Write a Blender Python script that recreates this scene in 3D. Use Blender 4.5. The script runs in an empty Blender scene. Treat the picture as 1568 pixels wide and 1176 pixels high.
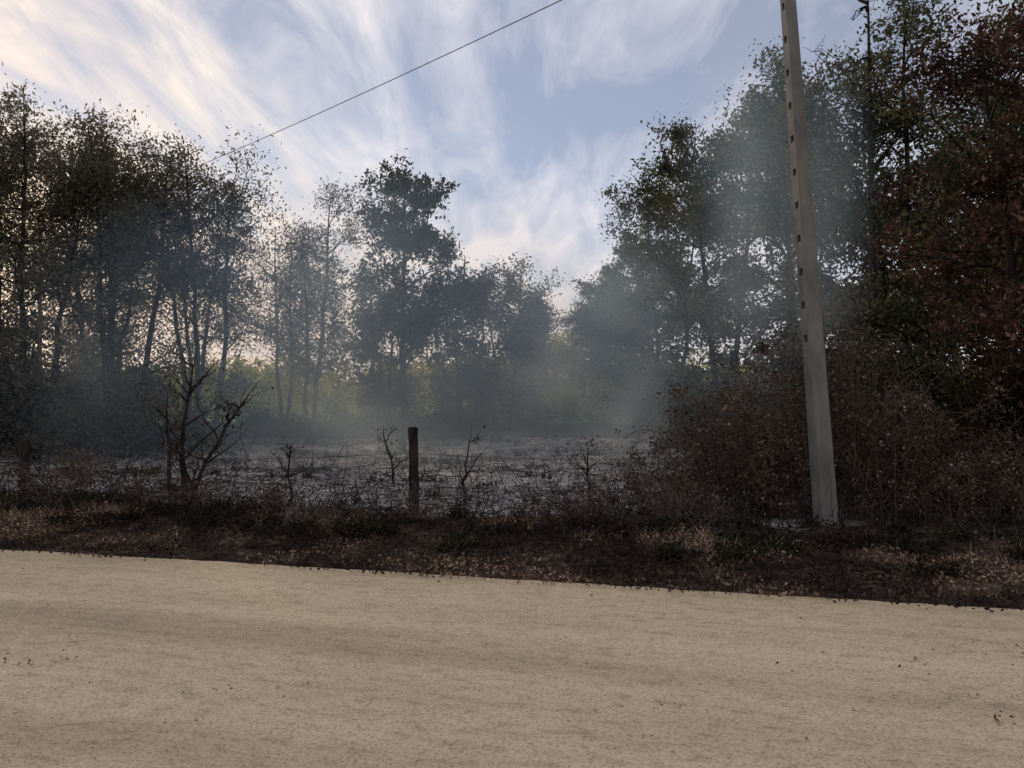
import bpy, math, numpy as np
from mathutils import Vector, Matrix
sc=bpy.context.scene
sc.view_settings.view_transform='Standard'
sc.view_settings.look='None'
sc.view_settings.exposure=0
PI=math.pi

# ---------------- helpers ----------------
def mesh_np(name,V,Q,mats,midx=None,smooth=False,parent=None):
    V=np.asarray(V,dtype=np.float32); Q=np.asarray(Q,dtype=np.int32)
    me=bpy.data.meshes.new(name)
    me.vertices.add(len(V)); me.vertices.foreach_set('co',V.ravel())
    me.loops.add(Q.size); me.loops.foreach_set('vertex_index',Q.ravel())
    me.polygons.add(len(Q)); me.polygons.foreach_set('loop_start',np.arange(0,Q.size,4,dtype=np.int32))
    try: me.polygons.foreach_set('loop_total',np.full(len(Q),4,dtype=np.int32))
    except Exception: pass
    for m in mats: me.materials.append(m)
    if midx is not None: me.polygons.foreach_set('material_index',np.asarray(midx,dtype=np.int32))
    me.update(calc_edges=True)
    if smooth: me.polygons.foreach_set('use_smooth',np.ones(len(Q),dtype=bool))
    ob=bpy.data.objects.new(name,me); sc.collection.objects.link(ob)
    if parent: ob.parent=parent
    return ob
class Acc:
    def __init__(s): s.V=[];s.Q=[];s.M=[];s.n=0
    def add(s,V,Q,m):
        V=V.reshape(-1,3)
        s.V.append(V); s.Q.append(Q+s.n); s.M.append(np.full(len(Q),m)); s.n+=len(V)
    def build(s,name,mats,smooth=False):
        return mesh_np(name,np.concatenate(s.V),np.concatenate(s.Q),mats,np.concatenate(s.M),smooth)
def norm(a): return a/np.maximum(np.linalg.norm(a,axis=-1,keepdims=True),1e-9)
def tubes(P,R,k=5):
    B,n,_=P.shape
    T=np.gradient(P,axis=1); T=norm(T)
    ref=np.zeros_like(T); ref[...,0]=0.31; ref[...,1]=0.95; ref[...,2]=0.05
    vert=np.abs((T*ref).sum(-1))>0.9
    ref[vert]=[0.1,0,1]
    U=norm(np.cross(T,ref)); W=np.cross(T,U)
    a=np.arange(k)*2*PI/k
    V=P[:,:,None,:]+R[:,:,None,None]*(np.cos(a)[None,None,:,None]*U[:,:,None,:]+np.sin(a)[None,None,:,None]*W[:,:,None,:])
    idx=np.arange(B*n*k).reshape(B,n,k)
    nx=np.roll(idx,-1,axis=2)
    Q=np.stack([idx[:,:-1],nx[:,:-1],nx[:,1:],idx[:,1:]],-1).reshape(-1,4)
    return V,Q
def leaves(C,size,rng,ratio=0.45,droop=0.0):
    n=len(C)
    d=rng.normal(size=(n,3)); d[:,2]-=droop; d=norm(d)
    w=norm(np.cross(d,rng.normal(size=(n,3))))
    nn=np.cross(d,w)
    L=size*rng.uniform(0.6,1.35,size=(n,1)); Wd=L*ratio
    V=np.stack([C-d*L*0.5, C+w*Wd*0.5+nn*L*0.08, C+d*L*0.5, C-w*Wd*0.5+nn*L*0.08],1)
    Q=np.arange(n*4).reshape(n,4)
    return V,Q

# ---------------- materials ----------------
def newmat(name):
    m=bpy.data.materials.new(name); m.use_nodes=True
    nt=m.node_tree; nt.nodes.clear()
    out=nt.nodes.new('ShaderNodeOutputMaterial')
    return m,nt,out
def N(nt,t,**kw):
    n=nt.nodes.new(t)
    for k,v in kw.items(): setattr(n,k,v)
    return n
def ramp(nt,fac,stops):
    r=N(nt,'ShaderNodeValToRGB'); e=r.color_ramp.elements
    while len(e)<len(stops): e.new(0.5)
    for i,(p,c) in enumerate(stops):
        e[i].position=p; e[i].color=(c[0],c[1],c[2],1)
    nt.links.new(fac,r.inputs[0]); return r.outputs[0]
def math_(nt,op,a,b=None,clamp=False):
    n=N(nt,'ShaderNodeMath',operation=op); n.use_clamp=clamp
    for i,v in enumerate((a,b)):
        if v is None: continue
        if isinstance(v,(int,float)): n.inputs[i].default_value=v
        else: nt.links.new(v,n.inputs[i])
    return n.outputs[0]
def mix(nt,f,a,b,mode='MIX'):
    n=N(nt,'ShaderNodeMix',data_type='RGBA',blend_type=mode)
    for i,v in ((0,f),(6,a),(7,b)):
        if isinstance(v,(int,float)): n.inputs[i].default_value=v
        elif isinstance(v,tuple): n.inputs[i].default_value=(v[0],v[1],v[2],1)
        else: nt.links.new(v,n.inputs[i])
    return n.outputs[2]
def noise(nt,vec,scale,detail=4,rough=0.55,dist=0.0):
    n=N(nt,'ShaderNodeTexNoise'); n.inputs['Scale'].default_value=scale
    n.inputs['Detail'].default_value=detail; n.inputs['Roughness'].default_value=rough
    n.inputs['Distortion'].default_value=dist
    if vec is not None: nt.links.new(vec,n.inputs['Vector'])
    return n.outputs['Fac']
def mapping(nt,vec,scale):
    n=N(nt,'ShaderNodeMapping'); n.inputs['Scale'].default_value=scale
    nt.links.new(vec,n.inputs['Vector']); return n.outputs[0]

def leafmat(name,stops,stops2,transl=0.35,tcol=(0.10,0.14,0.03),patch=0.7,gain=1.0,thr=(0.42,0.6)):
    m,nt,out=newmat(name)
    sg=lambda st:[(p,tuple(v*gain for v in c)) for p,c in st]
    geo=N(nt,'ShaderNodeNewGeometry'); tc=N(nt,'ShaderNodeTexCoord')
    c1=ramp(nt,geo.outputs['Random Per Island'],sg(stops))
    c2=ramp(nt,geo.outputs['Random Per Island'],sg(stops2))
    nz=noise(nt,tc.outputs['Object'],patch,2)
    f=ramp(nt,nz,[(thr[0],(0,0,0)),(thr[1],(1,1,1))])
    c=mix(nt,f,c1,c2)
    d=N(nt,'ShaderNodeBsdfDiffuse'); nt.links.new(c,d.inputs[0])
    if transl<=0:
        nt.links.new(d.outputs[0],out.inputs[0]); return m
    t=N(nt,'ShaderNodeBsdfTranslucent'); tcx=mix(nt,0.6,c,tcol); nt.links.new(tcx,t.inputs[0])
    mx=N(nt,'ShaderNodeMixShader'); mx.inputs[0].default_value=transl
    nt.links.new(d.outputs[0],mx.inputs[1]); nt.links.new(t.outputs[0],mx.inputs[2])
    nt.links.new(mx.outputs[0],out.inputs[0]); return m
def simple(name,cA,cB,scale=6,rough=0.9,bump=0.0,stretch=(1,1,1)):
    m,nt,out=newmat(name)
    tc=N(nt,'ShaderNodeTexCoord'); v=mapping(nt,tc.outputs['Object'],stretch)
    nz=noise(nt,v,scale,5,0.65)
    c=ramp(nt,nz,[(0.3,cA),(0.7,cB)])
    if rough>=0.9:
        b=N(nt,'ShaderNodeBsdfDiffuse'); nt.links.new(c,b.inputs[0])
    else:
        b=N(nt,'ShaderNodeBsdfPrincipled'); b.inputs['Roughness'].default_value=rough
        nt.links.new(c,b.inputs['Base Color'])
    if bump>0:
        bp=N(nt,'ShaderNodeBump'); bp.inputs['Strength'].default_value=bump; bp.inputs['Distance'].default_value=0.02
        nt.links.new(nz,bp.inputs['Height']); nt.links.new(bp.outputs[0],b.inputs['Normal'])
    nt.links.new(b.outputs[0],out.inputs[0]); return m

M_bark=simple('bark',(0.010,0.009,0.009),(0.038,0.032,0.029),8,0.95,0.0,(1,1,0.25))
M_char=simple('charred_wood',(0.006,0.005,0.006),(0.045,0.036,0.034),14,0.95,0.6,(1,1,0.3))
M_stub=simple('charred_stalk',(0.010,0.009,0.010),(0.035,0.030,0.030),4,0.95)
M_twig=simple('dry_twig',(0.035,0.027,0.024),(0.13,0.10,0.088),4,0.9)
G=1.85  # left-tree leaf gain, raised to put some haze into the colour
M_leafL=leafmat('foliage_grey_green',[(0,(0.025,0.027,0.022)),(0.6,(0.049,0.050,0.040)),(1,(0.10,0.097,0.080))],
                [(0,(0.020,0.019,0.019)),(1,(0.060,0.057,0.050))],0.42,(0.21,0.18,0.11),gain=G)
M_leafC=leafmat('foliage_dark_green',[(0,(0.014,0.018,0.015)),(1,(0.038,0.043,0.031))],
                [(0,(0.014,0.015,0.015)),(1,(0.034,0.035,0.030))],0.3,(0.07,0.07,0.04),gain=1.5)
M_leafR=leafmat('foliage_oak',[(0,(0.020,0.028,0.016)),(0.7,(0.046,0.056,0.031)),(1,(0.12,0.122,0.085))],
                [(0,(0.026,0.022,0.018)),(0.6,(0.058,0.048,0.037)),(1,(0.13,0.103,0.080))],0.3,(0.09,0.095,0.04),gain=1.35)
M_leafScorch=leafmat('foliage_scorched',[(0,(0.033,0.019,0.016)),(0.6,(0.068,0.036,0.029)),(1,(0.17,0.10,0.078))],
                [(0,(0.010,0.009,0.008)),(0.8,(0.026,0.021,0.018)),(1,(0.06,0.045,0.038))],0.2,(0.09,0.04,0.028),patch=0.9,gain=1.05,thr=(0.44,0.54))
M_leafFar=leafmat('foliage_far_green',[(0,(0.05,0.08,0.02)),(1,(0.13,0.17,0.05))],
                [(0,(0.04,0.055,0.02)),(1,(0.10,0.125,0.045))],0.5,(0.54,0.46,0.15),0.25,gain=2.1)  # lighter leaf colour stands in for sunlit glow the far trees don't receive
M_leafDark=leafmat('foliage_understory',[(0,(0.010,0.012,0.009)),(1,(0.03,0.03,0.02))],
                [(0,(0.012,0.010,0.009)),(1,(0.03,0.022,0.018))],0.0)
M_dry=leafmat('dry_grass',[(0,(0.05,0.035,0.028)),(0.6,(0.13,0.089,0.068)),(1,(0.28,0.20,0.155))],
                [(0,(0.007,0.006,0.006)),(0.8,(0.022,0.016,0.015)),(1,(0.055,0.038,0.033))],0.0,patch=0.8,gain=1.25,thr=(0.42,0.54))
M_dryleaf=leafmat('dried_bramble_leaf',[(0,(0.030,0.022,0.019)),(0.7,(0.080,0.056,0.046)),(1,(0.17,0.12,0.10))],
                [(0,(0.014,0.012,0.011)),(1,(0.055,0.040,0.034))],0.0,patch=1.4,gain=1.3)

# ---------------- terrain ----------------
def edge(x): return 6.86-0.257*x
rs=np.random.default_rng(5)
PH=rs.uniform(0,6.28,24); KX=rs.normal(size=24); KY=rs.normal(size=24)
def fn(x,y,f=1.0):
    r=0
    for i in range(24):
        r=r+np.sin(x*KX[i]*f*1.3+y*KY[i]*f*1.3+PH[i])
    return r/24*1.6
def height(x,y):
    s=y-edge(x)
    t=np.clip(s/1.4,0,1); t=t*t*(3-2*t)
    u=np.clip((s-2.2)/1.5,0,1)
    bank=0.14*t-0.08*u
    und=(fn(x,y,1.2)*0.05+fn(x,y,4)*0.035)*np.clip(s/0.8,0,1)
    return bank+und
def axis(a,b,c,d,fine):
    l=[];v=b
    st=fine
    while v>a: l.append(v); v-=st; st*=1.12
    l.append(a); l=l[::-1]
    mid=list(np.arange(b+fine,c,fine))
    r=[];v=c;st=fine
    while v<d: r.append(v); v+=st; st*=1.12
    r.append(d)
    return np.array(l+mid+r)
xs=axis(-900,-12,12,900,0.11); ys=axis(-300,4.0,24,1200,0.11)
X,Y=np.meshgrid(xs,ys)
Z=height(X,Y)
Z=np.where(Y>60,Z*0.3,Z)
V=np.stack([X,Y,Z],-1).reshape(-1,3)
nx=len(xs); ny=len(ys)
ii=np.arange(nx*ny).reshape(ny,nx)
Q=np.stack([ii[:-1,:-1],ii[:-1,1:],ii[1:,1:],ii[1:,:-1]],-1).reshape(-1,4)
m,nt,out=newmat('burnt_ground')
tc=N(nt,'ShaderNodeTexCoord')
at=N(nt,'ShaderNodeAttribute',attribute_name='zones')
sep=N(nt,'ShaderNodeSeparateColor'); nt.links.new(at.outputs['Color'],sep.inputs[0])
vs=mapping(nt,tc.outputs['Object'],(0.8,1.0,1))
n1=noise(nt,vs,3.2,7,0.75,0.3)
n2=noise(nt,vs,0.45,3,0.5)
n3=noise(nt,vs,13,4,0.75)
comb=math_(nt,'ADD',math_(nt,'MULTIPLY',n1,0.5),math_(nt,'ADD',math_(nt,'MULTIPLY',n2,0.25),math_(nt,'MULTIPLY',n3,0.35)))
ash=ramp(nt,comb,[(0.43,(0.013,0.012,0.014)),(0.51,(0.095,0.092,0.099)),(0.575,(0.28,0.277,0.296)),(0.69,(0.48,0.475,0.495))])
verge=ramp(nt,comb,[(0.45,(0.009,0.008,0.008)),(0.58,(0.040,0.029,0.025)),(0.68,(0.16,0.115,0.09))])
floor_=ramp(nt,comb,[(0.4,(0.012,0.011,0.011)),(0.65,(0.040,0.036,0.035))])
green=ramp(nt,comb,[(0.4,(0.08,0.14,0.06)),(0.65,(0.18,0.25,0.12))])
c=mix(nt,sep.outputs[0],ash,verge); c=mix(nt,sep.outputs[1],c,floor_); c=mix(nt,sep.outputs[2],c,green)
b=N(nt,'ShaderNodeBsdfDiffuse')
nt.links.new(c,b.inputs['Color'])
bp=N(nt,'ShaderNodeBump'); bp.inputs['Strength'].default_value=0.8; bp.inputs['Distance'].default_value=0.08
nt.links.new(comb,bp.inputs['Height']); nt.links.new(bp.outputs[0],b.inputs['Normal'])
nt.links.new(b.outputs[0],out.inputs[0])
g=mesh_np('ground',V,Q,[m],smooth=True)
ca=g.data.color_attributes.new('zones','FLOAT_COLOR','POINT')
s=V[:,1]-edge(V[:,0]); nn=fn(V[:,0],V[:,1],1.5)
vz=1-np.clip((s-2.0-nn*0.9-np.clip((V[:,0]-3.0)*1.2,0,2.2))/0.7,0,1)
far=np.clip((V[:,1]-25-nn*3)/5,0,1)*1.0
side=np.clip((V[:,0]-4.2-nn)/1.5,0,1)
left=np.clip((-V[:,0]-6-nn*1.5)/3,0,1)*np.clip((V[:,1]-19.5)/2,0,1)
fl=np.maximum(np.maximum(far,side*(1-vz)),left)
gr=np.clip((V[:,1]-38)/6,0,1)
col=np.stack([vz,fl,gr,np.ones_like(vz)],-1).astype(np.float32)
ca.data.foreach_set('color',col.ravel())

# road
m,nt,out=newmat('sandy_road')
tc=N(nt,'ShaderNodeTexCoord')
va=mapping(nt,tc.outputs['Object'],(0.35,1.0,1))
rot=N(nt,'ShaderNodeMapping'); rot.inputs['Rotation'].default_value=(0,0,0.2515); nt.links.new(tc.outputs['Object'],rot.inputs[0])
vt=mapping(nt,rot.outputs[0],(0.05,1.4,1))
vg=mapping(nt,rot.outputs[0],(0.45,1.0,1))
a0=noise(nt,vt,1.3,4,0.6)
a1=noise(nt,va,0.6,5,0.6); a2=noise(nt,vg,12,7,0.85); a3=noise(nt,tc.outputs['Object'],60,4,0.85)
aa=math_(nt,'ADD',math_(nt,'MULTIPLY',a0,0.5),math_(nt,'MULTIPLY',a1,0.5))
base=ramp(nt,aa,[(0.35,(0.36,0.29,0.20)),(0.5,(0.475,0.392,0.274)),(0.65,(0.54,0.45,0.322))])
f2=ramp(nt,a2,[(0.34,(0.68,0.66,0.64)),(0.49,(1,1,1)),(0.7,(1.08,1.08,1.08))])
f3=ramp(nt,a3,[(0.35,(0.42,0.40,0.38)),(0.48,(1,1,1)),(0.7,(1.2,1.2,1.2))])
c=mix(nt,1.0,base,f2,'MULTIPLY'); c=mix(nt,1.0,c,f3,'MULTIPLY')
b=N(nt,'ShaderNodeBsdfDiffuse')
nt.links.new(c,b.inputs['Color'])
bp=N(nt,'ShaderNodeBump'); bp.inputs['Strength'].default_value=0.6; bp.inputs['Distance'].default_value=0.016
hh=math_(nt,'ADD',a2,math_(nt,'MULTIPLY',a3,0.6))
nt.links.new(hh,bp.inputs['Height']); nt.links.new(bp.outputs[0],b.inputs['Normal'])
nt.links.new(b.outputs[0],out.inputs[0])
rx=np.concatenate([np.linspace(-300,-16,12),np.arange(-15,15,0.08),np.linspace(15,25,6)])
ts=np.linspace(0,1,14)
E=edge(rx)+fn(rx,rx*0+3,1.8)*0.09+fn(rx,rx*0+9,9)*0.04
RY=E[None,:]*(1-ts[:,None])+(edge(rx)-11)[None,:]*ts[:,None]
RX=np.repeat(rx[None,:],14,0)
RV=np.stack([RX,RY,np.full_like(RX,0.012)],-1); RV[0,:,2]=0.004
ii=np.arange(RX.size).reshape(RX.shape)
RQ=np.stack([ii[:-1,:-1],ii[1:,:-1],ii[1:,1:],ii[:-1,1:]],-1).reshape(-1,4)
mesh_np('dirt_road',RV.reshape(-1,3),RQ,[m],smooth=True)

# ---------------- trees ----------------
def bumpf(t,cb,p):
    u=np.clip((t-cb)/(1-cb),0,1)
    return np.sin(PI*np.clip(u**p,0,1))**0.6
def tree(name,x,y,H,R,cb=0.2,seed=1,nl=30000,ls=0.11,mat=None,prof=0.7,nb=26,sig=0.2,tr=None,sub=8,cone=0.0,feather=0.0,ratio=0.45,stems=1,spread=0.6,cl=0.55):
    rng=np.random.default_rng(seed); A=Acc()
    z0=float(height(np.array(x),np.array(y)))-0.1
    n=12; t=np.linspace(0,1,n)
    tr=tr or 0.013*H
    a0=rng.uniform(0,2*PI)
    for si in range(stems):
        h=H*(0.97 if si==0 else rng.uniform(0.78,0.94)); aa=a0+si*2*PI/stems
        if stems==1: h=H
        lx=0 if stems==1 else math.cos(aa)*spread*R; ly=0 if stems==1 else math.sin(aa)*spread*R*0.8
        wob=np.cumsum(rng.normal(0,0.045,(n,2)),0)*H/8; wob[:2]=0
        tp=np.stack([x+lx*(0.08+t**0.8)+wob[:,0],y+ly*(0.08+t**0.8)+wob[:,1],z0+t*h*0.96],-1)
        trs=tr*(1 if stems==1 else 0.72)
        rr=trs*(1-t)**0.8+0.008; rr[0]*=1.35
        V,Q=tubes(tp[None],rr[None],7); A.add(V,Q,0)
        def onT(tt): return np.stack([np.interp(tt,t,tp[:,k]) for k in range(3)],-1)
        b_=nb//stems
        st=np.sort(cb+(0.97-cb)*rng.uniform(0,1,b_)**0.8)
        az=np.arange(b_)*2.4+rng.normal(0,0.6,b_)
        Rs=R*(1 if stems==1 else 0.75)
        env=Rs*((1-cone)*bumpf(st*0.93,cb-0.12,prof)+cone*np.clip(1.15*(1-st)/(1-cb),0,1))
        L=env*rng.uniform(0.55,1.2,b_)+0.2
        S=onT(np.clip(st-0.05-0.05*rng.uniform(size=b_),0.05,1))
        k=7; u=np.linspace(0,1,k)
        D=np.stack([np.cos(az),np.sin(az),np.zeros(b_)],-1)
        rise=L*rng.uniform(0.1,0.7,b_)*(1+feather)
        P=S[:,None,:]+D[:,None,:]*(L[:,None]*u)[...,None]
        P[:,:,2]+=rise[:,None]*(u[None]**(0.8+feather*0.5))
        P[:,1:]+=np.cumsum(rng.normal(0,0.06,(b_,k-1,3)),1)*L[:,None,None]*0.6
        rad=np.hypot(P[:,:,0]-x,P[:,:,1]-y)/R
        P[:,:,2]=np.minimum(P[:,:,2],z0+H*(1.0-0.16*np.clip(rad,0,1.3)**2)+rng.normal(0,0.10,(b_,1)))
        rl=(trs*0.42*(1-st*0.6))[:,None]*(1-u[None])**0.8+0.006
        V,Q=tubes(P,rl,4); A.add(V,Q,0)
        ns=b_*sub
        li=np.repeat(np.arange(b_),sub); uu=rng.uniform(0.2,1,ns)
        fi=uu*(k-1); i0=np.minimum(fi.astype(int),k-2); fr=(fi-i0)[:,None]
        SS=P[li,i0]*(1-fr)+P[li,i0+1]*fr
        d=norm(D[li]*0.5+rng.normal(0,0.85,(ns,3))+np.array([0,0,0.2+feather*0.8]))
        sl=(0.26*L[li]+0.22)*rng.uniform(0.5,1.4,ns)*(1+0.2*feather)
        k2=4; v=np.linspace(0,1,k2)
        P2=SS[:,None,:]+d[:,None,:]*(sl[:,None]*v)[...,None]
        P2[:,1:]+=rng.normal(0,0.04,(ns,k2-1,3))
        V,Q=tubes(P2,np.full(ns,0.010)[:,None]*(1-v[None]*0.7),3); A.add(V,Q,0)
        nC=ns+6; n_l=nl//stems
        C0=np.concatenate([P2[:,1],onT(rng.uniform(0.88,0.97,6))]); C1=np.concatenate([P2[:,3],onT(np.full(6,1.0))+rng.normal(0,0.15,(6,3))])
        w=rng.lognormal(0,cl,nC); w/=w.sum()
        ci=rng.choice(nC,n_l,p=w)
        sg=(sig*rng.uniform(0.5,1.4,nC))[ci][:,None]
        f=rng.uniform(0,1.15,(n_l,1))
        pos=C0[ci]*(1-f)+C1[ci]*f+rng.normal(size=(n_l,3))*sg*(1.2-0.6*f)*np.array([1,1,0.8])
        pos[:,2]=np.maximum(pos[:,2],z0+0.25)
        V,Q=leaves(pos,ls,rng,ratio); A.add(V,Q,1)
    return A.build(name,[M_bark,mat])

# left woodland
Lt=[(-13.0,18.5,8.2,2.6,.06,28),(-10.8,18.0,8.4,2.4,.08,30),(-9.2,19.0,8.8,2.0,.12,25),(-7.6,20.3,8.2,1.6,.40,12),(-7.4,26,7.2,1.6,.4,7),(-6.0,24,8.4,1.4,.35,11),(-12,23.5,9.2,2.4,.08,18),(-10.4,26,8.8,1.9,.3,10),(-15,16.5,7.6,2.4,.05,18),(-14.6,28,8.6,2.4,.1,12)]
for i,(x,y,h,r,cb,nk) in enumerate(Lt):
    tree('willow_tree',x,y,h,r,cb,seed=20+i,nl=int(nk*1100),ls=0.105,mat=M_leafL,prof=1.25,nb=60 if r>1.8 else 32,sig=0.28,feather=0.4,ratio=0.38,stems=3 if r>1.8 else 2,spread=0.5)
tree('alder_tree',-2.75,20,7.5,1.75,.22,seed=44,nl=15500,ls=0.12,mat=M_leafC,prof=0.7,nb=36,sig=0.16,cone=0.6,tr=0.085,feather=0.35)
tree('alder_tree',-1.5,26,6.9,1.6,.16,seed=45,nl=13000,ls=0.13,mat=M_leafC,prof=1.0,nb=32,sig=0.23,feather=.4,stems=2,spread=.4)
tree('alder_tree',-4.2,26,6.3,1.6,.2,seed=49,nl=9000,ls=0.13,mat=M_leafC,prof=1.0,nb=32,sig=0.23,feather=.4,stems=2,spread=.4)
tree('alder_tree',-0.2,32,7.1,1.7,.08,seed=46,nl=13000,ls=0.14,mat=M_leafL,prof=1.0,nb=32,sig=0.26,feather=.4,stems=2,spread=.4)
tree('alder_tree',1.1,40,6.8,1.5,.06,seed=47,nl=11000,ls=0.17,mat=M_leafL,prof=1.0,nb=26,sig=0.3,feather=.4,stems=2,spread=.4)
# right row
Rt=[(4.9,50,7.8,1.8,.05,.19,12000),(5.3,43,9.0,2.1,.05,.18,17000),(5.6,36,9.9,2.4,.05,.16,22000),(5.9,30,10.4,2.3,.07,.145,25000),(6.5,24.5,11.2,2.5,.09,.135,30000),(7.0,20,11.2,2.5,.10,.125,32000),(7.8,16.5,10.4,2.4,.12,.11,31000),(8.5,13.4,9.2,2.0,.1,.10,28000)]
for i,(x,y,h,r,cb,ls,nl) in enumerate(Rt):
    tree('oak_tree',x,y,h,r,cb,seed=70+i,nl=nl,ls=ls,mat=M_leafR,prof=1.0,nb=48,sig=0.25,feather=.1,stems=2,spread=.35)
for i,(x,y,h,r) in enumerate([(11,27,9,2.8),(11.5,20,9,2.8),(12,15,9,2.6)]):
    tree('oak_tree',x,y,h,r,.06,seed=90+i,nl=16000,ls=0.19,mat=M_leafC,prof=0.75,nb=40,sig=0.32,stems=2)
tree('scorched_oak_tree',7.0,10.8,8.8,2.1,.08,seed=101,nl=27000,ls=0.082,mat=M_leafScorch,prof=1.1,nb=46,sig=0.16,stems=2,spread=.3,cl=0.9)
tree('scorched_oak_tree',8.9,10.3,8.8,2.4,.06,seed=102,nl=22000,ls=0.105,mat=M_leafScorch,prof=1.0,nb=44,sig=0.22,stems=2,spread=.3)

def mass(name,pts,ls,mat,seed,flat=0.75,stem=0.03):
    rng=np.random.default_rng(seed); A=Acc(); allp=[]
    for (x,y,zc,rx,ry,rz,n) in pts:
        nc=max(8,int(n/220))
        c=norm(rng.normal(size=(nc,3)))*rng.uniform(0.2,1,(nc,1))**0.5*np.array([rx,ry,rz])+np.array([x,y,zc])
        w=rng.lognormal(0,0.6,nc); w/=w.sum(); ci=rng.choice(nc,n,p=w)
        sg=0.16*(rx+rz)
        p=c[ci]+rng.normal(size=(n,3))*sg*rng.uniform(0.5,1.2,nc)[ci][:,None]*np.array([1,1,flat])
        g=height(p[:,0],p[:,1]); p[:,2]=np.maximum(p[:,2],g+0.02+np.abs(rng.normal(0,0.05,n)))
        allp.append(p)
        b=8; S=np.stack([x+rng.normal(0,rx*0.25,b),y+rng.normal(0,ry*0.25,b),np.zeros(b)],-1)
        S[:,2]=height(S[:,0],S[:,1])-0.05
        e=c[rng.integers(0,nc,b)]; u=np.linspace(0,1,5)[None,:,None]
        P=S[:,None,:]*(1-u)+e[:,None,:]*u; P[:,1:4]+=rng.normal(0,0.06*rx,(b,3,3))
        V,Q=tubes(P,np.full((b,1),stem)*(1.1-np.linspace(0,1,5))[None],4); A.add(V,Q,0)
    V,Q=leaves(np.concatenate(allp),ls,rng); A.add(V,Q,1)
    return A.build(name,[M_bark,mat])
rng=np.random.default_rng(9)
pts=[]
for i in range(24):
    x=-19+i*0.74; hi=x<-8.5
    pts.append((x,23.2+rng.uniform(-1.2,2)+(x+19)*0.2,0.9 if hi else 0.4,1.0,1.0,1.3 if hi else rng.uniform(0.3,0.6),1900 if hi else 1400))
for i in range(7):
    x=-16.5+i*0.85; pts.append((x,19.3+rng.uniform(-.7,.7),1.3,0.9,0.8,1.5-0.12*i,2400))
for i in range(7):
    pts.append((-2.5+i*0.6,30+i*0.9+rng.uniform(-1,1),0.4,0.8,0.8,rng.uniform(0.3,0.6),900))
mass('understory_shrubs',pts,0.12,M_leafDark,11)
pts=[]
for i in range(20):
    y=12.4+i*1.7; pts.append((8.5-0.08*i+rng.uniform(-.5,.5),y,0.9,1.2,1.2,1.2,2000))
for i in range(10):
    pts.append((5.6+i*0.75,10.9+rng.uniform(-.3,.5)-i*0.05,1.0+0.07*i,0.55,0.5,1.2+0.08*i,2900))
mass('understory_shrubs',pts,0.09,M_leafDark,12)
pts=[]
for i in range(44):
    x=-48+i*1.7+rng.uniform(-.5,.5); pts.append((x,50+rng.uniform(-3,6),1.7+rng.uniform(-.6,.8),2.2,2,1.7+rng.uniform(-.5,.8),1200))
mass('distant_trees',pts,0.33,M_leafFar,13)
mass('green_shrub',[(2.7,50,3.0,1.9,2,2.6,5000),(0.8,45,1.3,1.5,1.2,1.2,2500),(2.6,44,0.9,1.6,1,0.8,2500),(4.4,42,0.9,1.8,1.0,0.8,2500),(6.2,40,0.9,1.8,1.0,0.8,2500)],0.2,M_leafFar,14)
pts=[]
for i in range(60):
    x=-150+i*6; pts.append((x,110+rng.uniform(-8,8),2.5,5,4,3.0,700))
mass('distant_trees',pts,1.0,M_leafC,15)

# ---------------- brambles ----------------
def bramble(name,x0,x1,y0,y1,h,seed,ns=260,nlf=9000):
    rng=np.random.default_rng(seed); A=Acc()
    B=ns; k=11; u=np.linspace(0,1,k)
    S=np.stack([rng.uniform(x0,x1,B),rng.uniform(y0,y1,B),np.zeros(B)],-1)
    S[:,2]=height(S[:,0],S[:,1])-0.02
    az=rng.uniform(0,2*PI,B); L=rng.uniform(0.5,1.5,B)*min(1,h)
    cx=(x0+x1)/2; q=1-np.abs((S[:,0]-cx)/((x1-x0)/2))**2*0.6
    hh=h*q*rng.uniform(0.35,1.05,B)
    P=np.repeat(S[:,None,:],k,1)
    P[:,:,0]+=np.cos(az)[:,None]*L[:,None]*u**1.3; P[:,:,1]+=np.sin(az)[:,None]*L[:,None]*u**1.3*0.6
    P[:,:,2]+=hh[:,None]*np.sin(u*PI*rng.uniform(0.55,0.95,B)[:,None])
    P[:,1:]+=np.cumsum(rng.normal(0,0.04,(B,k-1,3)),1)
    P[:,:,2]=np.maximum(P[:,:,2],0.05)
    V,Q=tubes(P,rng.uniform(0.003,0.007,B)[:,None]*(1.1-0.7*u)[None],4); A.add(V,Q,0)
    T=B*9; li=rng.integers(0,B,T); ki=rng.integers(2,k,T)
    d=norm(rng.normal(size=(T,3)))*rng.uniform(0.1,0.45,(T,1))*(0.5+0.5*min(1,h))
    u4=np.linspace(0,1,4)
    P2=P[li,ki][:,None,:]+d[:,None,:]*u4[None,:,None]; P2[:,1:]+=rng.normal(0,0.03,(T,3,3))
    V,Q=tubes(P2,np.full((T,1),0.0028)*(1.1-0.6*u4)[None],3); A.add(V,Q,0)
    w=rng.lognormal(0,1.0,T); w/=w.sum()
    li=rng.choice(T,nlf,p=w); pos=P2[li,rng.integers(1,4,nlf)]+rng.normal(0,0.05,(nlf,3))
    V,Q=leaves(pos,0.04,rng,0.6,0.5); A.add(V,Q,1)
    return A.build(name,[M_twig,M_dryleaf])
bramble('bramble_bush',2.2,3.4,9.6,10.7,1.6,201,150,10000)
bramble('bramble_bush',3.1,5.0,9.45,10.8,2.3,202,240,27000)
bramble('bramble_bush',4.6,6.6,9.4,10.4,1.2,203,90,7500)
bramble('bramble_bush',-6.8,-4.8,10.4,11.6,0.6,205,70,2200)
bramble('bramble_bush',-4.6,-2.6,9.5,10.3,0.45,206,50,900)
bramble('bramble_bush',0.5,2.3,8.7,9.3,0.5,204,80,2600)
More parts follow.
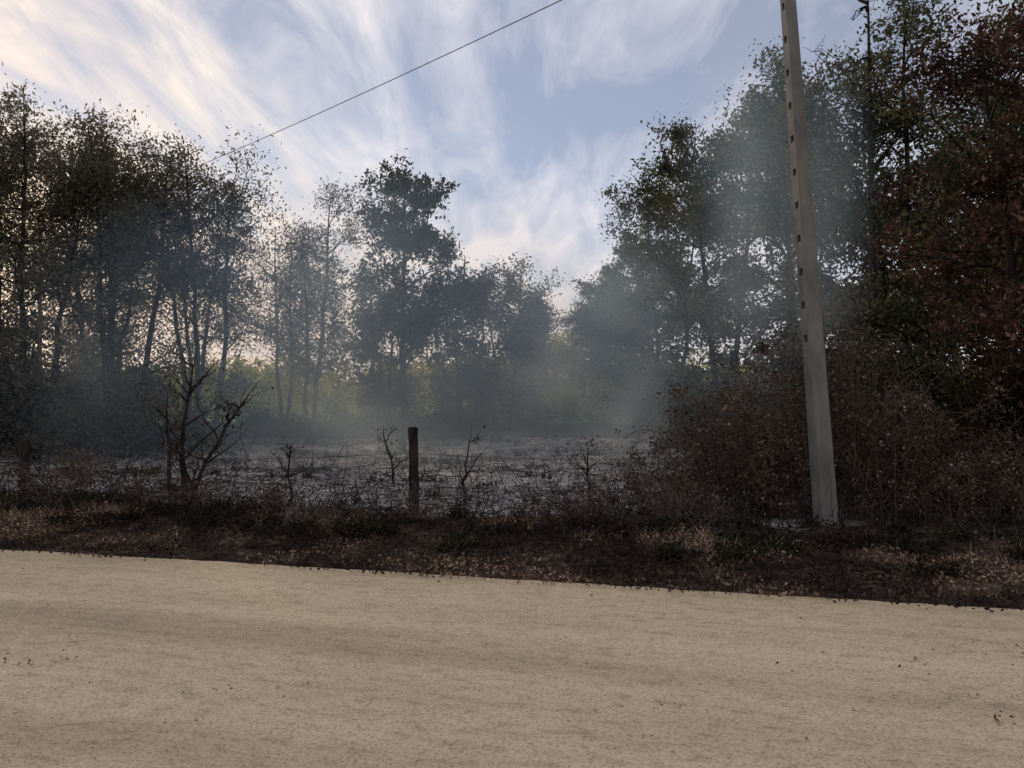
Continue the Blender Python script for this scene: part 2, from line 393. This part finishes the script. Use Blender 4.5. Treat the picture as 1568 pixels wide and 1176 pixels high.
bramble('bramble_bush',-2.4,0.2,8.8,9.5,0.35,207,60,900)

def sapling(name,x,y,h,seed,nb=9,lean=(0,0),lv=0,rad=1.0,spr=1.0):
    rng=np.random.default_rng(seed); A=Acc(); n=9; t=np.linspace(0,1,n)
    z0=float(height(np.array(x),np.array(y)))-0.05
    tp=np.stack([x+lean[0]*t**1.2+np.cumsum(rng.normal(0,0.02,n)),y+lean[1]*t+np.cumsum(rng.normal(0,0.02,n)),z0+t*h],-1)
    r0=(0.012+0.012*h)*rad
    V,Q=tubes(tp[None],(r0*(1-t)**0.8+0.004)[None],6); A.add(V,Q,0)
    st=rng.uniform(0.25,0.95,nb); S=np.stack([np.interp(st,t,tp[:,k]) for k in range(3)],-1)
    az=rng.uniform(0,2*PI,nb); L=h*rng.uniform(0.25,0.6,nb)*(1.15-st)*spr
    u=np.linspace(0,1,7)
    P=S[:,None,:]+np.stack([np.cos(az),0.5*np.sin(az),rng.uniform(0.3,1.1,nb)],-1)[:,None,:]*(L[:,None]*u)[...,None]
    P[:,1:]+=np.cumsum(rng.normal(0,0.02,(nb,6,3)),1)*np.clip(h/2.5,1,3)
    V,Q=tubes(P,(r0*0.4*(1-u)+0.003)[None].repeat(nb,0),4); A.add(V,Q,0)
    T=nb*8; li=rng.integers(0,nb,T); ki=rng.integers(2,7,T); v=np.linspace(0,1,5)
    d=norm(rng.normal(size=(T,3))+np.array([0,0,.5]))*rng.uniform(0.1,0.35,(T,1))*np.clip(h/1.6,1,4)*spr
    P2=P[li,ki][:,None,:]+d[:,None,:]*v[None,:,None]; P2[:,1:]+=np.cumsum(rng.normal(0,0.02,(T,4,3)),1)*np.clip(h/2.5,1,3)
    V,Q=tubes(P2,np.full((T,1),0.003)*np.clip(h/3,1,2.5)*(1.1-0.6*v)[None],3); A.add(V,Q,0)
    if lv:
        pos=P2[rng.integers(0,T,lv),3]+rng.normal(0,0.06,(lv,3)); V,Q=leaves(pos,0.05,rng,0.5,0.4); A.add(V,Q,1)
    return A.build(name,[M_char,M_dryleaf])
sapling('burnt_sapling',-4.15,10.3,1.7,301,12,(0.95,0.3),60)
sapling('burnt_sapling',-4.4,10.8,2.1,302,10,(0.05,0.2),80)
sapling('burnt_sapling',-3.9,10.2,1.1,303,9,(-0.5,0.1),60)
sapling('burnt_sapling',-5.3,12.5,1.6,304,9,(-0.1,0.1),350)
sapling('burnt_sapling',-2.0,13.5,1.0,305,7,(-0.2,0.1),30)
sapling('burnt_sapling',-0.6,10.8,0.95,306,5,(0.05,0.1),20)
sapling('burnt_sapling',-9.6,12.6,1.2,307,8,(0.2,0),200)
sapling('burnt_sapling',-2.9,10.6,0.9,309,6,(0.1,0.1),20)
sapling('burnt_sapling',1.1,11.4,0.8,310,6,(-0.1,0.1),20)
sapling('bare_tree',7.4,16.3,10.6,308,20,(-0.2,0),0,0.7,0.5)

# ---------------- stubble / stalks ----------------
rng=np.random.default_rng(33); A=Acc()
B=7500
x=rng.uniform(-11,7,B); s=1.4+rng.uniform(0,1,B)**1.6*16; y=edge(x)+s
keep=(fn(x,y,1.6)+rng.normal(0,0.35,B))>-0.02; x=x[keep];y=y[keep];B=len(x)
z=height(x,y); u=np.linspace(0,1,4); hgt=rng.lognormal(-1.55,0.5,B).clip(0.05,0.9)
P=np.stack([x,y,z-0.02],-1)[:,None,:].repeat(4,1)
P[:,:,2]+=hgt[:,None]*u; P[:,:,0]+=rng.normal(0,0.4,B)[:,None]*hgt[:,None]*u**1.5; P[:,:,1]+=rng.normal(0,0.3,B)[:,None]*hgt[:,None]*u**1.5
P[:,1:]+=rng.normal(0,0.012,(B,3,3))
V,Q=tubes(P,rng.uniform(0.0025,0.006,B)[:,None]*(1.1-0.6*u)[None],3); A.add(V,Q,0)
B=4200
x=rng.uniform(-12,7,B); y=edge(x)+1.8+rng.uniform(0,1,B)**1.2*20
z=height(x,y)+rng.uniform(0.01,0.06,B); az=rng.uniform(0,2*PI,B); L=rng.lognormal(-1.5,0.5,B)
u=np.linspace(-0.5,0.5,4)
P=np.stack([x,y,z],-1)[:,None,:]+np.stack([np.cos(az),np.sin(az),rng.normal(0,0.08,B)],-1)[:,None,:]*(L[:,None]*u)[...,None]
P+=rng.normal(0,0.02,P.shape)
V,Q=tubes(P,rng.uniform(0.003,0.008,B)[:,None]*np.ones((1,4)),3); A.add(V,Q,0)
A.build('burnt_stubble',[M_stub])

pts=[]; rng=np.random.default_rng(35)
for i in range(260):
    x=rng.uniform(-12,6); y=edge(x)+2.2+rng.uniform(0,1)**1.2*17
    pts.append((x,y,0.03,rng.uniform(0.08,0.32),rng.uniform(0.05,0.16),rng.uniform(0.03,0.08),60))
for i in range(90):
    x=rng.uniform(-11,6); y=edge(x)+rng.uniform(0.7,2.6)
    pts.append((x,y,0.08,rng.uniform(0.15,0.45),rng.uniform(0.1,0.25),rng.uniform(0.05,0.13),260))
mass('charred_tufts',pts,0.055,M_leafDark,36,stem=0.006)

# verge grass
rng=np.random.default_rng(40); A=Acc()
B=80000
x=rng.uniform(-13,9,B); s=-0.12+rng.beta(1.1,1.7,B)*3.0; y=edge(x)+s+fn(x,x*0+3,1.8)*0.09
dens=fn(x,y,1.6)+rng.normal(0,0.3,B); k=dens>0.0; x=x[k];y=y[k];s=s[k];B=len(x)
z=height(x,y)
hh=(0.02+0.06*np.clip(s/1.0,0,1))*rng.lognormal(0,0.45,B)*(0.6+1.0*np.clip(fn(x,y,1.1)+.2,0,1.2))
az=rng.uniform(0,2*PI,B); ln=hh*rng.uniform(0.3,2.6,B)
w=rng.uniform(0.0015,0.0045,B); wx=-np.sin(az)*w; wy=np.cos(az)*w
b=np.stack([x,y,z-0.01],-1); tip=b+np.stack([np.cos(az)*ln,np.sin(az)*ln,hh],-1)
W=np.stack([wx,wy,wx*0],-1)
V=np.stack([b-W,b+W,tip+W*0.3,tip-W*0.3],1); A.add(V,np.arange(B*4).reshape(B,4),0)
B=50000
x=rng.uniform(-13,9,B); s=-0.2+rng.beta(1.1,1.6,B)*2.9; y=edge(x)+s
k=fn(x,y,1.7)+rng.normal(0,0.2,B)>-0.02; x=x[k];y=y[k]
p=np.stack([x,y,np.maximum(height(x,y),0.012)+np.abs(rng.normal(0,0.03,len(x)))+0.01],-1)
V,Q=leaves(p,0.038,rng,0.5); A.add(V,Q,0)
A.build('dry_grass_verge',[M_dry])

# road debris
rng=np.random.default_rng(50); A=Acc()
cl=[(-2.75,4.75,30,.22),(-1.6,4.3,9,.12),(2.9,5.0,30,.35),(2.3,4.2,20,.2),(.7,4.1,12,.12),(2.4,3.9,26,.2),(1.7,4.6,14,.5),(-0.4,5.6,6,.5)]
cp=[np.stack([rng.normal(a,sg,n),rng.normal(b_,sg*0.3,n)],-1) for a,b_,n,sg in cl]
cp.append(np.stack([rng.uniform(-7,6,200),rng.uniform(2.6,8,200)],-1))
cp=np.concatenate(cp); cp=cp[cp[:,1]<edge(cp[:,0])-0.05]
B=len(cp)
octv=np.array([[1,0,0],[0,1,0],[-1,0,0],[0,-1,0],[.5,.5,.7],[-.5,.5,.7],[-.5,-.5,.7],[.5,-.5,.7]],float)
oq=np.array([[0,1,5,4],[1,2,6,5],[2,3,7,6],[3,0,4,7],[4,5,6,7]])
r=rng.lognormal(-5.2,0.45,B).clip(0.002,0.016)
V=octv[None]*r[:,None,None]*rng.uniform(0.6,1.4,(B,1,3))*(1+rng.normal(0,0.15,(B,8,3)))
V+=np.stack([cp[:,0],cp[:,1],np.full(B,0.012)],-1)[:,None,:]
Q=(oq[None]+np.arange(B)[:,None,None]*8).reshape(-1,4); A.add(V,Q,0)
kk=rng.choice(B,B//4); p=np.stack([cp[kk,0],cp[kk,1],np.full(len(kk),0.022)],-1)+rng.normal(0,0.02,(len(kk),3))*np.array([1,1,0.2])
V,Q=leaves(p,0.024,rng,0.5); A.add(V,Q,1)
A.build('road_debris',[simple('pebble',(0.10,0.08,0.06),(0.34,0.28,0.20),3),M_dry])

# ---------------- posts and fence ----------------
def post(name,x,y,h,r,seed,lean=0.0):
    rng=np.random.default_rng(seed); A=Acc(); n=12; k=10; t=np.linspace(0,1,n)
    z0=float(height(np.array(x),np.array(y)))-0.1
    P=np.stack([x+lean*t+rng.normal(0,0.004,n),np.full(n,y),z0+t*(h+0.1)],-1)[None]
    R=(r*(1.08-0.15*t)*(1+rng.normal(0,0.04,n)))[None]
    V,Q=tubes(P,R,k); V=V+rng.normal(0,0.005,V.shape)
    A.add(V,Q,0)
    top=V[0,-1]; c=top.mean(0)+np.array([0.01,0,0.008]); m1=(top*0.55+c*0.45)+np.array([0,0,0.004])
    VV=np.concatenate([top,m1,c[None]]); q=[]
    for i in range(k): q.append([i,(i+1)%k,k+(i+1)%k,k+i])
    for i in range(0,k,2): q.append([k+i,k+(i+1)%k,k+(i+2)%k,2*k])
    A.add(VV,np.array(q),0)
    return A.build(name,[M_char])
post('wooden_fence_post',-1.2,9.9,1.04,0.062,1,-0.02)
post('wooden_fence_post',-7.9,13.0,0.75,0.08,2,0.02)
A=Acc()
for zz,sg in((0.85,0.10),(0.45,0.07)):
    for a_,b_ in(((-7.9,13.0,zz*0.75),(-1.2,9.9,zz)),((-1.2,9.9,zz),(3.4,9.1,zz+0.1))):
        u=np.linspace(0,1,24)[:,None]; P=np.array(a_)[None]*(1-u)+np.array(b_)[None]*u; P[:,2]-=sg*4*(u*(1-u))[:,0]
        V,Q=tubes(P[None],np.full((1,24),0.0022),4); A.add(V,Q,0)
A.build('wire_fence',[M_stub])

# ---------------- utility pole ----------------
M_conc=simple('pole_concrete',(0.075,0.075,0.077),(0.165,0.16,0.156),4,0.92,0.25,(1,1,0.35))
M_ins=simple('insulator_ceramic',(0.06,0.03,0.02),(0.1,0.05,0.03),2,0.3)
def utility_pole(name,bx,by,H,lean,yaw,arm=True):
    import bmesh
    z0=float(height(np.array(bx),np.array(by)))-0.3
    emp=bpy.data.objects.new(name,None); sc.collection.objects.link(emp)
    emp.location=(bx,by,z0)
    bm=bmesh.new(); nseg=60; Ht=H+0.3
    zl=np.linspace(0,Ht,nseg+1); rings=[]
    for z in zl:
        t=z/Ht; w=0.100*(1-t)+0.054*t; d=0.108*(1-t)+0.066*t; ch=0.012
        prof=[(-w,-d+ch),(-w+ch,-d),(w-ch,-d),(w,-d+ch),(w,d-ch),(w-ch,d),(-w+ch,d),(-w,d-ch)]
        rings.append([bm.verts.new((px,py,z)) for px,py in prof])
    side=[]
    for i in range(nseg):
        a,b=rings[i],rings[i+1]
        for j in range(8):
            f=bm.faces.new([a[j],a[(j+1)%8],b[(j+1)%8],b[j]])
            if j in(7,3) and i%3==1 and i>16: side.append((f,j))
    bm.faces.new(rings[-1]); bm.faces.new(rings[0][::-1])
    for f,j in side:
        bmesh.ops.inset_individual(bm,faces=[f],thickness=0.015)
        cy=sum(v.co.y for v in f.verts)/4; cz=sum(v.co.z for v in f.verts)/4
        for v in f.verts: v.co.y=cy+(v.co.y-cy)*0.6; v.co.z=cz+(v.co.z-cz)*0.75
        r=bmesh.ops.extrude_discrete_faces(bm,faces=[f])
        dx=0.08 if j==7 else -0.02
        for v in r['faces'][0].verts: v.co.x+=dx
    me=bpy.data.meshes.new('shaft'); bmesh.ops.recalc_face_normals(bm,faces=bm.faces[:]); bm.to_mesh(me); bm.free(); me.materials.append(M_conc)
    o=bpy.data.objects.new('shaft',me); sc.collection.objects.link(o); o.parent=emp
    if arm:
        A=Acc()
        P=np.array([[[-0.55,-0.12,Ht-0.25],[0,-0.12,Ht-0.25],[0.55,-0.12,Ht-0.25]]],float)
        V,Q=tubes(P,np.full((1,3),0.04),4); A.add(V,Q,0)
        for dx in(-0.5,0,0.5):
            zz=np.array([0,.03,.05,.08,.1,.13,.15]); rr=np.array([.015,.015,.045,.03,.045,.03,.005])
            P=np.stack([np.full(7,dx),np.full(7,-0.12),Ht-0.22+zz],-1)[None]
            V,Q=tubes(P,rr[None],8); A.add(V,Q,1)
        c=A.build('crossarm',[M_conc,M_ins]); c.parent=emp
    emp.rotation_mode='QUATERNION'
    emp.rotation_quaternion=(Matrix.Rotation(-lean,3,'Y')@Matrix.Rotation(yaw,3,'Z')).to_quaternion()
    return emp
utility_pole('utility_pole',3.5,8.9,7.1,math.atan2(0.50,7.2),0.14)
utility_pole('utility_pole',-21,35.7,9.0,0,0.4,True)
u=np.linspace(0,1,60); a=np.array([3.0,8.9,7.15]); b=np.array([-21,35.7,9.1])
P=(a[None]*(1-u[:,None])+b[None]*u[:,None]); P[:,2]-=0.35*4*u*(1-u)
V,Q=tubes(P[None],np.full((1,60),0.008),5)
mesh_np('power_cable',V.reshape(-1,3),Q,[simple('cable_black',(0.05,0.05,0.055),(0.08,0.08,0.085),3,0.6)],smooth=True)

# ---------------- smoke ----------------
def smoke(name,c,r,D,sc_=1.6,seed=0,lo=0.33):
    import bmesh
    bm=bmesh.new(); bmesh.ops.create_icosphere(bm,subdivisions=3,radius=1)
    me=bpy.data.meshes.new(name); bm.to_mesh(me); bm.free()
    o=bpy.data.objects.new(name,me); sc.collection.objects.link(o); o.location=c; o.scale=r
    m,nt,out=newmat(name+'_volume')
    v=N(nt,'ShaderNodeVolumeScatter'); v.inputs['Color'].default_value=(0.56,0.77,1,1); v.inputs['Anisotropy'].default_value=0.3
    tc=N(nt,'ShaderNodeTexCoord')
    ln=N(nt,'ShaderNodeVectorMath',operation='LENGTH'); nt.links.new(tc.outputs['Object'],ln.inputs[0])
    fall=math_(nt,'SUBTRACT',1.0,ln.outputs['Value'],True)
    mp=N(nt,'ShaderNodeMapping'); mp.inputs['Location'].default_value=(seed*3.1,seed,0); mp.inputs['Scale'].default_value=(1,1,0.6); nt.links.new(tc.outputs['Object'],mp.inputs[0])
    nz=noise(nt,mp.outputs[0],sc_,1,0.5,0.0)
    nf=N(nt,'ShaderNodeMapRange'); nf.inputs[1].default_value=lo; nf.inputs[2].default_value=0.7; nt.links.new(nz,nf.inputs[0])
    dn=math_(nt,'MULTIPLY',math_(nt,'MULTIPLY',fall,nf.outputs[0]),D)
    nt.links.new(dn,v.inputs['Density'])
    nt.links.new(v.outputs[0],out.inputs['Volume'])
    me.materials.append(m); return o
smoke('smoke',(2.4,17.5,0.9),(1.4,1.6,1.7),0.60,1.8,1)
smoke('smoke',(-2.4,17.0,2.2),(9.0,5.0,4.3),0.23,2.4,2,0.22)
smoke('smoke',(4.2,13,4.2),(1.8,1.8,4.0),0.25,1.6,3)
smoke('smoke',(3.2,27,3.0),(3.8,4.2,4.2),0.13,1.5,4,0.25)

# ---------------- world ----------------
SE=math.radians(11.5); SAZ=math.radians(-34)
w=bpy.data.worlds.new('World'); sc.world=w; w.use_nodes=True; nt=w.node_tree; nt.nodes.clear()
out=N(nt,'ShaderNodeOutputWorld'); bg=N(nt,'ShaderNodeBackground'); bg.inputs[1].default_value=0.1
sky=N(nt,'ShaderNodeTexSky',sky_type='NISHITA'); sky.sun_disc=False; sky.sun_elevation=SE; sky.sun_rotation=SAZ
sky.dust_density=0.25; sky.ozone_density=2.5; sky.air_density=1.0
tc=N(nt,'ShaderNodeTexCoord'); sp=N(nt,'ShaderNodeSeparateXYZ'); nt.links.new(tc.outputs['Generated'],sp.inputs[0])
zz=math_(nt,'ADD',math_(nt,'MAXIMUM',sp.outputs[2],0.0),0.10)
cx=math_(nt,'DIVIDE',sp.outputs[0],zz); cy=math_(nt,'DIVIDE',sp.outputs[1],zz)
cb=N(nt,'ShaderNodeCombineXYZ'); nt.links.new(cx,cb.inputs[0]); nt.links.new(cy,cb.inputs[1])
mp=N(nt,'ShaderNodeMapping'); mp.inputs['Scale'].default_value=(2.5,0.62,1); mp.inputs['Rotation'].default_value=(0,0,math.radians(-10)); mp.inputs['Location'].default_value=(2.3,0.4,0)
nt.links.new(cb.outputs[0],mp.inputs[0])
c1=noise(nt,mp.outputs[0],2.1,8,0.6,0.5)
mp2=N(nt,'ShaderNodeMapping'); mp2.inputs['Scale'].default_value=(1.0,0.55,1); mp2.inputs['Location'].default_value=(5.3,1.4,0)
nt.links.new(cb.outputs[0],mp2.inputs[0])
c2=noise(nt,mp2.outputs[0],1.3,3,0.5,0.2)
cm=math_(nt,'ADD',math_(nt,'MULTIPLY',c1,0.72),math_(nt,'MULTIPLY',c2,0.40))
cm=math_(nt,'ADD',cm,math_(nt,'MULTIPLY',sp.outputs[0],-0.12))
hz=math_(nt,'SUBTRACT',0.32,sp.outputs[2]); hz=math_(nt,'MAXIMUM',hz,0.0)
cm=math_(nt,'ADD',cm,math_(nt,'MULTIPLY',hz,0.65))
bk=math_(nt,'MULTIPLY',math_(nt,'MAXIMUM',math_(nt,'SUBTRACT',0.3,sp.outputs[1]),0.0),0.35)  # extra unseen cloud behind the camera, added to light the trees from the front
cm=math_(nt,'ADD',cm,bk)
mask=ramp(nt,cm,[(0.47,(0.16,0.16,0.16)),(0.61,(0.54,0.54,0.54)),(0.74,(1,1,1))])
sd=Vector((math.sin(SAZ)*math.cos(SE),math.cos(SAZ)*math.cos(SE),math.sin(SE)))
dt=N(nt,'ShaderNodeVectorMath',operation='DOT_PRODUCT'); nt.links.new(tc.outputs['Generated'],dt.inputs[0]); dt.inputs[1].default_value=sd
ccol=ramp(nt,dt.outputs['Value'],[(0.0,(0.50,0.475,0.46)),(0.45,(0.40,0.39,0.42)),(0.80,(0.42,0.41,0.445)),(0.93,(0.49,0.46,0.46)),(0.97,(0.56,0.49,0.43)),(1.0,(0.72,0.57,0.42))])  # clouds facing away from the sun brightened as added front fill
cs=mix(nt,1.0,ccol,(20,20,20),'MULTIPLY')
sk=mix(nt,1.0,sky.outputs[0],(1.0,0.95,1.05),'MULTIPLY')
skm=N(nt,'ShaderNodeVectorMath',operation='MINIMUM'); nt.links.new(sk,skm.inputs[0]); skm.inputs[1].default_value=(6.4,6.9,8.0)
skb=mix(nt,0.32,skm.outputs[0],(4.9,5.3,6.5))
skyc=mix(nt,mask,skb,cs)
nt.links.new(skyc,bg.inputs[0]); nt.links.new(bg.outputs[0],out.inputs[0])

sl=bpy.data.lights.new('sun','SUN'); sl.energy=3.2; sl.angle=math.radians(2); sl.color=(1,0.80,0.6)
so=bpy.data.objects.new('sun',sl); sc.collection.objects.link(so)
so.rotation_euler=sd.to_track_quat('Z','Y').to_euler(); so.location=(-20,40,20)

cam=bpy.data.cameras.new('camera'); co=bpy.data.objects.new('camera',cam); sc.collection.objects.link(co)
co.location=(0,0,1.6); cam.sensor_width=36; cam.lens=36*1230/1568
co.rotation_euler=(math.radians(90.56),0,0); cam.clip_end=3000; cam.clip_start=0.05
sc.camera=co
